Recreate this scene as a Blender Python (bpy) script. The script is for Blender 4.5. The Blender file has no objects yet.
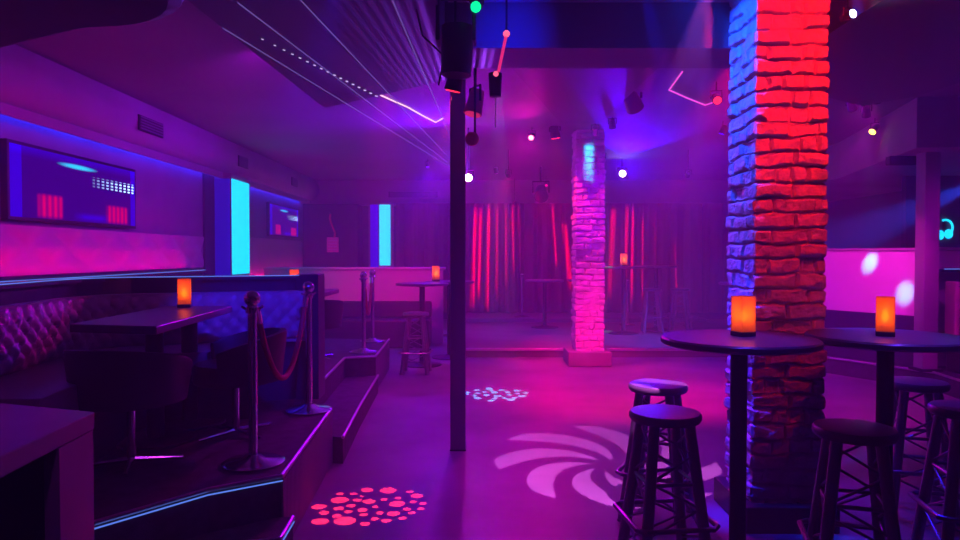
import bpy, bmesh, math, random
from mathutils import Vector, Matrix, noise
random.seed(7)
sc = bpy.context.scene
COL = sc.collection
PI = math.pi

# ---------------------------------------------------------------- camera / world / exposure
F = 690.0
cd = bpy.data.cameras.new('camera'); cam = bpy.data.objects.new('camera', cd); COL.objects.link(cam)
cam.location = (0, 0, 1.5)
cam.rotation_euler = (PI/2 - math.atan(16/F), 0, 0)
cd.sensor_width = 36; cd.lens = F/960*36; cd.clip_start = .05
sc.camera = cam
sc.view_settings.view_transform = 'Standard'; sc.view_settings.look = 'None'
sc.view_settings.gamma = 1; sc.view_settings.use_curve_mapping = False
sc.view_settings.exposure = 0.0
w = bpy.data.worlds.new('world'); sc.world = w; w.use_nodes = True
w.node_tree.nodes['Background'].inputs[1].default_value = 0
vs = w.node_tree.nodes.new('ShaderNodeVolumeScatter')
vs.inputs['Density'].default_value = .025; vs.inputs['Anisotropy'].default_value = .25; vs.inputs['Color'].default_value = (.75,.7,1,1)
w.node_tree.links.new(vs.outputs[0], w.node_tree.nodes['World Output'].inputs['Volume'])
cy = sc.cycles
cy.max_bounces = 6; cy.diffuse_bounces = 3; cy.glossy_bounces = 3; cy.transparent_max_bounces = 12
cy.volume_bounces = 1; cy.transmission_bounces = 3; cy.sample_clamp_indirect = 4; cy.sample_clamp_direct = 30
cy.caustics_reflective = False; cy.caustics_refractive = False
cy.use_denoising = True

# ---------------------------------------------------------------- helpers
def at(px, py, d):
    """a point of the place from a line of sight and a distance along the room"""
    return Vector(((px-480)/F*d, d, 1.5+(254-py)/F*d))

def mat(name, col=(.5,.5,.5), rough=.6, metal=0.0, emit=None, es=0, noise_s=0, noise_a=0, bump=0, bump_s=40, coat=0, spec=.5):
    m = bpy.data.materials.new(name); m.use_nodes = True
    nt = m.node_tree; b = nt.nodes['Principled BSDF']
    b.inputs['Base Color'].default_value = (*col, 1); b.inputs['Roughness'].default_value = rough
    b.inputs['Metallic'].default_value = metal; b.inputs['Coat Weight'].default_value = coat
    b.inputs['Specular IOR Level'].default_value = spec
    if emit:
        b.inputs['Emission Color'].default_value = (*emit, 1); b.inputs['Emission Strength'].default_value = es
    tc = nt.nodes.new('ShaderNodeTexCoord')
    if noise_a:
        n = nt.nodes.new('ShaderNodeTexNoise'); n.inputs['Scale'].default_value = noise_s; n.inputs['Detail'].default_value = 5
        nt.links.new(tc.outputs['Object'], n.inputs['Vector'])
        r = nt.nodes.new('ShaderNodeMapRange'); nt.links.new(n.outputs['Fac'], r.inputs[0])
        r.inputs[1].default_value = .3; r.inputs[2].default_value = .7
        r.inputs[3].default_value = 1-noise_a; r.inputs[4].default_value = 1+noise_a
        mx = nt.nodes.new('ShaderNodeVectorMath'); mx.operation = 'SCALE'; mx.inputs[0].default_value = col
        nt.links.new(r.outputs[0], mx.inputs['Scale']); nt.links.new(mx.outputs[0], b.inputs['Base Color'])
        r2 = nt.nodes.new('ShaderNodeMath'); r2.operation = 'MULTIPLY_ADD'; r2.inputs[1].default_value = -.12*min(1, noise_a*3); r2.inputs[2].default_value = rough+.05
        nt.links.new(r.outputs[0], r2.inputs[0]); nt.links.new(r2.outputs[0], b.inputs['Roughness'])
    if bump:
        n = nt.nodes.new('ShaderNodeTexNoise'); n.inputs['Scale'].default_value = bump_s; n.inputs['Detail'].default_value = 4
        nt.links.new(tc.outputs['Object'], n.inputs['Vector'])
        bp = nt.nodes.new('ShaderNodeBump'); bp.inputs['Strength'].default_value = bump; bp.inputs['Distance'].default_value = .01
        nt.links.new(n.outputs['Fac'], bp.inputs['Height']); nt.links.new(bp.outputs[0], b.inputs['Normal'])
    return m

def emis(name, col, s):
    m = bpy.data.materials.new(name); m.use_nodes = True; nt = m.node_tree; nt.nodes.clear()
    e = nt.nodes.new('ShaderNodeEmission'); e.inputs[0].default_value = (*col, 1); e.inputs[1].default_value = s
    o = nt.nodes.new('ShaderNodeOutputMaterial'); nt.links.new(e.outputs[0], o.inputs[0]); return m

def emis_thin(name, col, s, a):
    m = emis(name, col, s); nt = m.node_tree
    t = nt.nodes.new('ShaderNodeBsdfTransparent'); mx = nt.nodes.new('ShaderNodeMixShader'); mx.inputs[0].default_value = a
    nt.links.new(t.outputs[0], mx.inputs[1]); nt.links.new(nt.nodes['Emission'].outputs[0], mx.inputs[2])
    nt.links.new(mx.outputs[0], nt.nodes['Material Output'].inputs[0]); return m

class MB:
    def __init__(s): s.v = []; s.f = []
    def add(s, vs, fs, M=None):
        k = len(s.v)
        s.v += [tuple(M @ Vector(v)) if M else tuple(v) for v in vs]
        s.f += [tuple(i+k for i in f) for f in fs]; return s
    def box(s, a, b, M=None):
        (x0,y0,z0),(x1,y1,z1) = a, b
        return s.add([(x0,y0,z0),(x1,y0,z0),(x1,y1,z0),(x0,y1,z0),(x0,y0,z1),(x1,y0,z1),(x1,y1,z1),(x0,y1,z1)],
            [(0,3,2,1),(4,5,6,7),(0,1,5,4),(1,2,6,5),(2,3,7,6),(3,0,4,7)], M)
    def tube(s, p0, p1, r0, r1=None, n=10, M=None, caps=True):
        r1 = r0 if r1 is None else r1
        p0 = Vector(p0); p1 = Vector(p1); d = (p1-p0).normalized()
        a = d.orthogonal().normalized(); b = d.cross(a)
        vs = [p0+(a*math.cos(2*PI*i/n)+b*math.sin(2*PI*i/n))*r0 for i in range(n)]
        vs += [p1+(a*math.cos(2*PI*i/n)+b*math.sin(2*PI*i/n))*r1 for i in range(n)]
        fs = [(i,(i+1)%n,n+(i+1)%n,n+i) for i in range(n)]
        if caps: fs += [tuple(range(n))[::-1], tuple(range(n,2*n))]
        return s.add(vs, fs, M)
    def path(s, pts, r, n=8, closed=False):
        pts = [Vector(p) for p in pts]; N = len(pts); vs = []; fs = []
        up = None
        for i, p in enumerate(pts):
            if closed: d = (pts[(i+1)%N]-pts[i-1]).normalized()
            else: d = (pts[min(i+1,N-1)]-pts[max(i-1,0)]).normalized()
            if up is None: up = d.orthogonal().normalized()
            a = (up-d*up.dot(d)).normalized(); up = a; b = d.cross(a)
            vs += [p+(a*math.cos(2*PI*k/n)+b*math.sin(2*PI*k/n))*r for k in range(n)]
        for i in range(N if closed else N-1):
            j = (i+1) % N
            fs += [(i*n+k,i*n+(k+1)%n,j*n+(k+1)%n,j*n+k) for k in range(n)]
        if not closed: fs += [tuple(range(n))[::-1], tuple(range((N-1)*n,N*n))]
        return s.add(vs, fs)
    def lathe(s, prof, n=28, M=None):
        vs = []; fs = []; m = len(prof)
        for i in range(n):
            a = 2*PI*i/n
            vs += [(r*math.cos(a), r*math.sin(a), z) for r, z in prof]
        for i in range(n):
            j = (i+1) % n
            for k in range(m-1):
                fs.append((i*m+k, j*m+k, j*m+k+1, i*m+k+1))
        fs.append(tuple(i*m for i in range(n))[::-1]); fs.append(tuple(i*m+m-1 for i in range(n)))
        return s.add(vs, fs, M)
    def prism(s, poly, z0, z1, M=None):
        n = len(poly)
        ar = sum(poly[i][0]*poly[(i+1)%n][1]-poly[(i+1)%n][0]*poly[i][1] for i in range(n))
        if ar < 0: poly = poly[::-1]
        vs = [(x,y,z0) for x,y in poly]+[(x,y,z1) for x,y in poly]
        return s.add(vs, [tuple(range(n))[::-1], tuple(range(n,2*n))]+[(i,(i+1)%n,n+(i+1)%n,n+i) for i in range(n)], M)
    def ball(s, c, r, n=14, m=8, sz=1):
        prof = [(max(r*math.sin(PI*k/m),1e-4), -r*sz*math.cos(PI*k/m)) for k in range(m+1)]
        return s.lathe(prof, n, Matrix.Translation(c))
    def build(s, name, m, parent=None, bevel=0, smooth=False, loc=None):
        me = bpy.data.meshes.new(name); me.from_pydata(s.v, [], s.f); me.update()
        if smooth:
            for p in me.polygons: p.use_smooth = True
        me.materials.append(m)
        o = bpy.data.objects.new(name, me); COL.objects.link(o)
        if parent: o.parent = parent
        if loc: o.location = loc
        if bevel:
            b = o.modifiers.new('bevel', 'BEVEL'); b.width = bevel; b.segments = 2; b.limit_method = 'ANGLE'
        if smooth:
            e = o.modifiers.new('split', 'EDGE_SPLIT'); e.split_angle = math.radians(40)
        return o

def tag(o, label, cat, group=None, kind=None):
    o['label'] = label; o['category'] = cat
    if group: o['group'] = group
    if kind: o['kind'] = kind
    return o
def thing(name, label, cat, loc=(0,0,0), rz=0, group=None):
    o = bpy.data.objects.new(name, None); COL.objects.link(o); o.location = loc; o.rotation_euler = (0,0,rz)
    o.empty_display_size = .1
    return tag(o, label, cat, group)
def dup(root, loc, rz, label, group=None):
    def cp(o, par):
        c = o.copy(); COL.objects.link(c)
        if par: c.parent = par
        for ch in list(o.children): cp(ch, c)
        return c
    r = cp(root, None); r.location = loc; r.rotation_euler = (0,0,rz); r['label'] = label
    if group: r['group'] = group
    return r
def structure(o): o['kind'] = 'structure'; return o

def spot(name, loc, target, col, power, deg, blend=.3, size=.02, parent=None, gobo=None, vol=None):
    l = bpy.data.lights.new(name, 'SPOT'); l.color = col; l.energy = power; l.spot_size = math.radians(deg)
    l.spot_blend = blend; l.shadow_soft_size = size
    o = bpy.data.objects.new(name, l); COL.objects.link(o); o.location = loc
    o.rotation_euler = (Vector(target)-Vector(loc)).to_track_quat('-Z', 'Y').to_euler()
    if gobo:
        l.use_nodes = True; nt = l.node_tree; em = nt.nodes['Emission']; tc = nt.nodes.new('ShaderNodeTexCoord')
        sep = nt.nodes.new('ShaderNodeSeparateXYZ'); nt.links.new(tc.outputs['Normal'], sep.inputs[0])
        def Mt(op, a, b=None):
            n = nt.nodes.new('ShaderNodeMath'); n.operation = op
            for i, v in enumerate((a, b)):
                if v is None: continue
                if isinstance(v, (int, float)): n.inputs[i].default_value = v
                else: nt.links.new(v, n.inputs[i])
            return n.outputs[0]
        u = Mt('DIVIDE', sep.outputs[0], sep.outputs[2]); v = Mt('DIVIDE', sep.outputs[1], sep.outputs[2])
        nt.links.new(gobo(nt, Mt, u, v), em.inputs['Strength'])
    return o

def gobo_swirl(R, n=8, twist=5.0, ph=0):
    def g(nt, Mt, u, v):
        r = Mt('SQRT', Mt('ADD', Mt('MULTIPLY', u, u), Mt('MULTIPLY', v, v)))
        rn = Mt('DIVIDE', r, R)
        th = Mt('ARCTAN2', v, u)
        s = Mt('SINE', Mt('ADD', Mt('MULTIPLY', Mt('SUBTRACT', th, Mt('MULTIPLY', rn, twist)), n), ph))
        thr = Mt('ADD', Mt('MULTIPLY', Mt('POWER', Mt('ABSOLUTE', Mt('SUBTRACT', rn, .62)), 2), 6.0), -.3)
        a = Mt('GREATER_THAN', s, thr)
        ring = Mt('MULTIPLY', Mt('LESS_THAN', rn, 1), Mt('GREATER_THAN', rn, .16))
        return Mt('MULTIPLY', Mt('MULTIPLY', a, ring), 1.0)
    return g
def gobo_circles(circ):
    """a plate with round holes: (u, v, radius) in the projector's own field"""
    def g(nt, Mt, u, v):
        acc = None
        for (a, b, r) in circ:
            du = Mt('SUBTRACT', u, a); dv = Mt('SUBTRACT', v, b)
            k = Mt('LESS_THAN', Mt('ADD', Mt('MULTIPLY', du, du), Mt('MULTIPLY', dv, dv)), r*r)
            acc = k if acc is None else Mt('MAXIMUM', acc, k)
        return acc
    return g
def barn_doors(loc, target, axis, plane, lo, hi, soft=.03):
    """doors round a lamp: lets through only what falls in a rectangle (lo..hi, the two other axes) of the wall plane"""
    m = (Vector(target)-Vector(loc)).to_track_quat('-Z', 'Y').to_matrix()
    o = [i for i in range(3) if i != axis]
    def g(nt, Mt, u, v):
        def comp(i): return Mt('ADD', Mt('ADD', Mt('MULTIPLY', u, -m[i][0]), Mt('MULTIPLY', v, -m[i][1])), -m[i][2])
        t = Mt('DIVIDE', plane-loc[axis], comp(axis)); k = Mt('GREATER_THAN', t, 0)
        for i, a, b in zip(o, lo, hi):
            p = Mt('ADD', Mt('MULTIPLY', t, comp(i)), loc[i])
            k = Mt('MULTIPLY', k, Mt('MINIMUM', Mt('MAXIMUM', Mt('DIVIDE', Mt('SUBTRACT', p, a), soft), 0), 1))
            k = Mt('MULTIPLY', k, Mt('MINIMUM', Mt('MAXIMUM', Mt('DIVIDE', Mt('SUBTRACT', b, p), soft), 0), 1))
        return k
    return g
def plate(loc, target, dots):
    """holes that land on the floor at the given places: dots = (x, y, radius) in metres"""
    q = (Vector(target)-Vector(loc)).to_track_quat('-Z', 'Y').inverted(); out = []
    for (x, y, r) in dots:
        d = q @ (Vector((x,y,0))-Vector(loc)); out.append((d.x/d.z, d.y/d.z, r/abs(d.z)))
    return gobo_circles(out)

# ---------------------------------------------------------------- materials
M_floor = mat('dance_floor_paint', (.21,.19,.22), .46, noise_s=1.4, noise_a=.25, bump=.08, bump_s=9, spec=.22)
M_stagefloor = mat('stage_floor_paint', (.13,.13,.13), .4, noise_s=2, noise_a=.2)
M_carpet = mat('dark_carpet', (.05,.05,.06), .85, noise_s=14, noise_a=.35, bump=.3, bump_s=120)
M_ceil = mat('ceiling_paint', (.20,.20,.22), .8, noise_s=.8, noise_a=.1)
M_ceil_dark = mat('dark_ceiling_paint', (.12,.12,.14), .6)
M_soffit = mat('soffit_plaster', (.42,.38,.42), .75, noise_s=1.2, noise_a=.12, bump=.1, bump_s=6)
M_wall = mat('wall_paint', (.30,.26,.30), .75, noise_s=2, noise_a=.1)
M_wall_dark = mat('dark_wall_paint', (.07,.06,.08), .7)
M_black = mat('black_metal', (.012,.012,.014), .45, .3)
M_blacksat = mat('black_satin_laminate', (.02,.02,.025), .3)
M_brick = mat('painted_brick', (.55,.5,.5), .62, noise_s=7, noise_a=.18, bump=.5, bump_s=60)
M_plinth = mat('plinth_concrete', (.22,.2,.22), .6, noise_s=3, noise_a=.15)
M_blackplinth = mat('black_plinth_paint', (.015,.015,.018), .5)
M_post = mat('post_paint', (.20,.18,.26), .5)
M_postlight = mat('pale_post_paint', (.35,.3,.36), .5)
M_table = mat('dark_laminate_top', (.17,.14,.19), .3, noise_s=5, noise_a=.1)
M_stoolseat = mat('vinyl_seat', (.10,.09,.11), .35)
M_truss = mat('brushed_truss_steel', (.22,.22,.25), .33, .85)
M_chrome = mat('polished_chrome', (.75,.74,.78), .16, 1.0)
M_rope = mat('red_velvet_rope', (.45,.02,.05), .7, bump=.3, bump_s=90)
M_tuft = mat('tufted_leatherette', (.32,.28,.34), .38)
M_leather = mat('black_leatherette', (.02,.02,.025), .42)
M_divider = mat('navy_divider_laminate', (.022,.022,.06), .35)
M_nosing = mat('aluminium_nosing', (.55,.52,.58), .35, .8)
M_riser = mat('ribbed_riser', (.20,.18,.22), .55)
M_counter = mat('counter_laminate', (.20,.17,.21), .25, noise_s=3, noise_a=.1)
M_halfwall = mat('white_panel', (.75,.72,.75), .5)
M_curtain = mat('velvet_curtain', (.20,.07,.10), .7, bump=.2, bump_s=60)
M_wallpad = mat('quilted_wall_panel', (.48,.40,.45), .5)
M_candlebase = mat('dark_wood_base', (.05,.03,.03), .5)
M_flame = emis('flame', (1,.66,.14), 22)
M_led_white = emis('led_pale_blue', (.12,.25,1), .9)
M_led_pink = emis('led_pink', (1,.0,.22), 26)
M_led_blue = emis('led_blue', (.02,.02,1), 14)
M_led_cyan = emis('led_cyan_panel', (.0,.62,1), 1.5)
M_neon = emis('neon_cyan', (.0,.65,1), 1.6)
def lens(name, col, s): return emis(name, col, s)
# candle shade: a lit, see-through orange skin
def shade_mat():
    m = bpy.data.materials.new('amber_shade'); m.use_nodes = True; nt = m.node_tree; nt.nodes.clear()
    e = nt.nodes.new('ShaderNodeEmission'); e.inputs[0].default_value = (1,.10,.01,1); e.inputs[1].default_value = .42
    t = nt.nodes.new('ShaderNodeBsdfTransparent'); t.inputs[0].default_value = (1,.55,.2,1)
    tl = nt.nodes.new('ShaderNodeBsdfTranslucent'); tl.inputs[0].default_value = (1,.30,.03,1)
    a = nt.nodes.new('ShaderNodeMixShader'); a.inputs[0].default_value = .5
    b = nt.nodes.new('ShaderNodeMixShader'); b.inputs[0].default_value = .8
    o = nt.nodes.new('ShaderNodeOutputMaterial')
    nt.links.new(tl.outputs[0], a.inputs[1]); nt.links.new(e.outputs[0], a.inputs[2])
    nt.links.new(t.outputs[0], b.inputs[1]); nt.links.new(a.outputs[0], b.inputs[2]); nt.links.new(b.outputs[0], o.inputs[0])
    return m
M_shade = shade_mat()

# ---------------------------------------------------------------- setting
LX, RX, BY, FY, CH = -3.9, 7.5, 15.9, -3.0, 3.15
structure(MB().box((LX-.2,FY-.2,-.2),(RX+.2,BY+.2,0)).build('floor', M_floor))
structure(MB().box((LX-.2,FY-.2,CH),(RX+.2,BY+.2,CH+.2)).build('ceiling', M_ceil))
structure(MB().box((LX-.2,FY,0),(LX,BY,CH)).build('wall_left', M_wall))
structure(MB().box((RX,FY,0),(RX+.2,BY,CH)).build('wall_right', M_wall_dark))
structure(MB().box((LX-.2,BY,0),(RX+.2,BY+.2,CH)).build('wall_back', M_wall_dark))
structure(MB().box((LX-.2,FY-.2,0),(RX+.2,FY,CH)).build('wall_front', M_wall_dark))
# soffits round the room
prof = [(LX,CH),(LX,2.69)]+[(-3.82+.22*math.sin(a), 2.93-.24*math.cos(a)) for a in [PI*.62*k/12 for k in range(13)]]+[(-3.66,CH)]
m = MB(); n = len(prof)
m.add([(x,FY,z) for x,z in prof]+[(x,15.5,z) for x,z in prof], [tuple(range(n)), tuple(range(n,2*n))[::-1]]+[(i,n+i,n+(i+1)%n,(i+1)%n) for i in range(n)])
structure(m.build('trim_1', M_soffit, smooth=True))
structure(MB().box((LX,15.5,2.6),(RX,BY,CH)).build('trim_2', M_soffit))
structure(MB().prism([(4.6,7.3),(5.3,10.2),(5.6,15.5),(RX,15.5),(RX,7.0)],2.62,CH).build('trim_3', M_soffit))
# dropped dark ceiling with the cross beam, all one slab
drop = [(-1.42,.3),(-1.42,3.34),(-1.31,5.85),(-.21,4.88),(-.21,4.6),(1.95,4.6),(2.4,5.2),(2.8,5.5),(3.18,5.77),(3.41,5.4),(3.45,4.9),(3.45,3.3),(1.95,3.3),(1.95,4.15),(-.21,4.15),(-.21,.3)]
structure(MB().prism(drop, 2.73, CH).build('trim_4', M_ceil_dark))
structure(MB().box((-.19,4.13,3.0),(1.95,4.15,3.04)).build('trim_5', M_soffit))
structure(MB().prism([(.2,5.6),(1.5,5.6),(1.43,8.3),(.97,8.3)], 3.06, CH).build('trim_6', M_ceil_dark))
# low rounded canopy at upper left
can = [(-3.6,2.95),(-1.95,2.8),(-1.40,2.52)] + [(-1.35+.45*math.sin(a), 2.06+.45*math.cos(a)) for a in [PI/2*k/8 for k in range(9)]] + [(-.9,-.5),(-3.6,-.5)]
structure(MB().prism(can, 2.3, CH).build('trim_7', M_ceil_dark, bevel=.06))
# dark back corner, wall pieces on the left
structure(MB().box((LX,9.72,1.0),(LX+.03,10.08,2.69)).build('trim_8', M_wall_dark))
structure(MB().box((LX,15.2,0),(-2.7,BY,2.6)).build('trim_9', M_wall_dark))
# blue led glow line under the left soffit
structure(MB().box((LX+.13,1.0,2.60),(LX+.15,15.2,2.69)).build('trim_10', M_soffit))  # lip added to hide the strip and soften its glow
o = MB().box((LX+.03,1.0,2.66),(LX+.07,15.0,2.675)).build('led_strip', M_led_blue)
tag(o, 'blue led strip running along the left wall right under the soffit', 'led strip')

# vents on the soffits
for (y, wd, lab) in ((7.57,.55,'large dark vent on left soffit above the big screen'),(10.5,.4,'small dark vent on left soffit above the left cyan column'),(13.4,.4,'small dark vent on the left soffit nearest the back corner')):
    t = thing('air_vent', lab, 'vent', (-3.603, y, 2.89), 0, 'vents on the left soffit')
    m = MB(); m.box((-.0,-wd/2,-.08),(.02,wd/2,.08)); m.build('frame', M_black, t)
    m = MB()
    for k in range(5): m.box((.02,-wd/2+.02,-.065+k*.03),(.028,wd/2-.02,-.05+k*.03))
    m.build('grille', M_post, t)
t = thing('air_vent', 'long dark vent on the back soffit above the cyan column', 'vent', (-1.5,15.5,2.83))
MB().box((-.55,-.02,-.06),(.55,0,.06)).build('frame', M_black, t)
m = MB()
for k in range(4): m.box((-.52,-.028,-.045+k*.026),(.52,-.02,-.033+k*.026))
m.build('grille', M_post, t)

# steel posts and far right post
t = thing('steel_post', 'dark square steel post between the stool table and the dance floor', 'post', (-.168,5.28,0))
MB().box((-.058,-.058,0),(.058,.058,CH)).build('shaft', M_post, t, bevel=.006)
MB().box((-.062,-.062,0),(.062,.062,.01)).build('base_plate', M_black, t)
t = thing('steel_post', 'pale steel post at the right end of the pink lit half wall', 'post', (4.98,7.69,.2))
MB().box((-.085,-.085,0),(.085,.085,CH-.2)).build('shaft', M_postlight, t, bevel=.01)
MB().box((-.12,-.12,0),(.12,.12,.03)).build('base_plate', M_black, t)

# ---------------------------------------------------------------- brick pillars
def brick_pillar(x0, y0, w, dpt, ztop, zbase, step, seed, ch=.082):
    """one closed skin round the shaft with every brick standing proud of its joints"""
    random.seed(seed)
    per = []
    def seg(a, b, nrm, face):
        L = (Vector(b)-Vector(a)).length; n = max(4, int(L/step))
        for i in range(n):
            t = i/n; p = Vector(a).lerp(Vector(b), t)
            per.append((p, Vector(nrm), face, t*L, L))
    c = [(x0,y0),(x0+w,y0),(x0+w,y0+dpt),(x0,y0+dpt)]
    ns = [(0,-1),(1,0),(0,1),(-1,0)]
    for i in range(4): seg(c[i], c[(i+1)%4], ns[i], i)
    N = len(per)
    zs = []; z = zbase
    while z < ztop: zs.append(z); z += step*.62
    zs.append(ztop)
    rows = {}
    def row(k, face, L):
        key = (k, face)
        if key not in rows:
            cuts = []; x = random.uniform(.07,.13) if (k+face) % 2 else random.uniform(.18,.24)
            while x < L-.05:
                cuts.append(x); x += random.choice((.08,.11,.18,.2,.2))*random.uniform(.85,1.15)
            offs = [random.uniform(-.011,.008) if random.random() > .14 else -.024 for _ in range(len(cuts)+1)]
            rows[key] = (cuts, offs)
        return rows[key]
    vs = []; fs = []
    for z in zs:
        for (p, nrm, face, u, L) in per:
            q = Vector((p.x*6, p.y*6, z*6))
            wob = noise.noise(q*1.2+Vector((seed,0,0)))*.016 + noise.noise(q*3.5)*.007
            zz = (z+wob)/ch; k = math.floor(zz); fz = (zz-k)*ch
            cuts, offs = row(k, face, L)
            uu = u+noise.noise(q*2.0+Vector((9,seed,3)))*.014
            b = sum(1 for c_ in cuts if c_ < uu)
            lo = 0 if b == 0 else cuts[b-1]; hi = L if b == len(cuts) else cuts[b]
            dx = min(uu-lo if b else 1, hi-uu if b < len(cuts) else 1); dz = min(fz, ch-fz)
            e = min(max(dx,0), max(dz,0))
            rough = 1+.6*noise.noise(q*1.7+Vector((2,2,seed)))
            s_ = min(1, max(0, (e-.003*rough)/(.013*rough)))
            h = -.028*(1-s_*(2-s_)) + offs[b]*s_ + noise.noise(q*3.1)*.008 + noise.noise(q*7)*.004 + noise.noise(q*15)*.0025
            n2 = nrm
            if u < 1e-6:
                pn = Vector(ns[face-1]); n2 = (nrm+pn)
                h = min(h, .0)-.004
            vs.append((p.x+n2.x*h, p.y+n2.y*h, z))
    R = len(zs)
    for j in range(R-1):
        for i in range(N):
            fs.append((j*N+i, j*N+(i+1)%N, (j+1)*N+(i+1)%N, (j+1)*N+i))
    m = MB(); m.v = vs; m.f = fs
    return m
t = thing('brick_pillar', 'thick rough brick pillar lit red in front and blue on its left side', 'pillar')
brick_pillar(1.475, 3.72, .40, .41, CH, .14, .008, 3).build('brick_shaft', M_brick, t)
MB().box((1.425,3.66,0),(1.93,4.18,.145)).build('plinth', M_blackplinth, t, bevel=.008)
t = thing('brick_pillar', 'distant brick pillar on a low block at the edge of the stage, glowing pink', 'pillar')
brick_pillar(1.27, 9.2, .40, .40, CH, .2, .018, 11).build('brick_shaft', M_brick, t)
MB().box((1.17,9.12,0),(1.75,9.68,.2)).build('plinth', M_plinth, t, bevel=.015)

# ---------------------------------------------------------------- stage
t = thing('stage_platform', 'low black stage with metal lip behind the dance floor', 'stage')
MB().box((-.30,10.0,0),(4.6,15.5,.115)).build('deck', M_stagefloor, t)
MB().box((-.30,9.965,.095),(4.6,10.03,.13)).build('edge_lip', M_nosing, t, bevel=.006)
MB().box((-.30,14.0,.115),(4.6,15.5,.19)).build('rear_step', M_riser, t)

# curtains
def curtain(x0, x1, label, seed, y=15.28, z0=.2, z1=2.62):
    rnd = random.Random(seed); nx = int((x1-x0)/.02); nz = 14; m = MB(); vs = []; fs = []
    ph = rnd.random()*6
    for j in range(nz+1):
        z = z0+(z1-z0)*j/nz; amp = .075-.03*j/nz
        for i in range(nx+1):
            x = x0+(x1-x0)*i/nx
            wv = math.sin(x*19+ph+1.3*math.sin(x*3.1+seed))+.35*math.sin(x*41+seed*2)+.5*noise.noise(Vector((x*5,seed,z*.3)))
            vs.append((x, y+amp*wv, z))
    for j in range(nz):
        for i in range(nx):
            a = j*(nx+1)+i; fs.append((a,a+1,a+nx+2,a+nx+1))
    m.v = vs; m.f = fs
    o = m.build('stage_curtain', M_curtain, None, smooth=True)
    sol = o.modifiers.new('thick', 'SOLIDIFY'); sol.thickness = .006
    return tag(o, label, 'curtain', 'curtains across the back wall')
curtain(-1.85,-.42,'dark curtain beside the cyan column, left of the steel post',1)
curtain(-.40,.86,'back curtain with bright red folds just right of the steel post',2)
curtain(.88,2.1,'back curtain hanging behind the distant pillar',3)
curtain(2.12,3.3,'back curtain with red folds right of the distant pillar, behind the small lantern',4)
curtain(3.32,4.9,'dim violet back curtain behind the tall stage stools',5)
curtain(4.92,7.4,'dark blue back curtain glimpsed right of the near pillar',6)

# ---------------------------------------------------------------- left platform
t = thing('booth_platform', 'raised carpeted seating platform with zigzag metal edge on the left', 'platform')
plat = [(LX+.003,2.6),(-1.59,2.82),(-1.28,3.216),(-.99,3.42),(-1.065,4.9),(-1.33,4.98),(-1.357,5.54),(-1.445,7.33),(-1.13,7.44),(-1.18,8.93),(LX+.003,9.3)]
MB().prism(plat, 0, .39).build('deck', M_carpet, t)
def edge_run(pts, z, r, name, m, parent, dz=0):
    mb = MB()
    for a, b in zip(pts, pts[1:]):
        a = Vector((a[0],a[1],z+dz)); b = Vector((b[0],b[1],z+dz)); mb.tube(a, b, r, n=8); mb.ball(b, r, 8, 6)
    return mb.build(name, m, parent, smooth=True)
edge_run(plat[3:5], .392, .013, 'edge_nosing', M_nosing, t)
edge_run(plat[6:10], .392, .013, 'edge_nosing', M_nosing, t)
edge_run([(-2.6,2.725)]+plat[1:4], .392, .012, 'edge_nosing', M_nosing, t)
edge_run([(x+.006,y-.012) for x,y in [(-2.6,2.725)]+plat[1:4]], .372, .0035, 'led_strip', M_led_white, t)
m = MB()
a = Vector((-.985,3.42)); b = Vector((-1.06,4.9))
for k in range(48):
    p = a.lerp(b, k/47); m.box((p.x-.004,p.y-.009,.01),(p.x+.006,p.y+.009,.37))
m.build('ribbed_riser', M_riser, t)
m = MB(); a = Vector((-1.13,7.45)); b = Vector((-1.18,8.9))
for k in range(34):
    p = a.lerp(b, k/33); m.box((p.x-.004,p.y-.009,.01),(p.x+.006,p.y+.009,.37))
m.build('ribbed_riser', M_riser, t)
t = thing('entry_step', 'long narrow step beside the platform below the two far rope posts', 'step')
st = [(-1.5,4.99),(-1.05,4.92),(-.98,4.9),(-1.04,5.94),(-1.10,7.42),(-1.5,7.3)]
st = [(-1.32,5.0),(-.98,4.9),(-1.04,5.94),(-1.10,7.42),(-1.43,7.31),(-1.345,5.54)]
MB().prism(st, 0, .19).build('tread', M_carpet, t)
edge_run(st[1:4], .19, .012, 'edge_nosing', M_nosing, t)
t = thing('entry_step', 'low step at the front corner of the platform, at the bottom of the picture', 'step')
st = [(-1.0,3.41),(-.93,3.4),(-.92,3.14),(-1.15,3.08),(-1.8,2.55),(-1.6,2.8),(-1.29,3.2)]
MB().prism(st, 0, .19).build('tread', M_carpet, t)
edge_run(st[1:5], .19, .012, 'edge_nosing', M_nosing, t)
edge_run([(x+.01,y-.012) for x,y in st[1:5]], .175, .003, 'led_strip', M_led_white, t)

# right platform
t = thing('booth_platform', 'raised platform with pink lit edge at the far right behind the tables', 'platform')
rp = [(4.15,9.45),(4.18,9.0),(4.86,7.82),(5.0,7.55),(4.95,7.1),(4.8,5.2),(RX-.004,5.2),(RX-.004,9.45)]
MB().prism(rp, 0, .195).build('deck', M_carpet, t)
edge_run(rp[1:6], .196, .014, 'edge_nosing', M_nosing, t)

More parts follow.
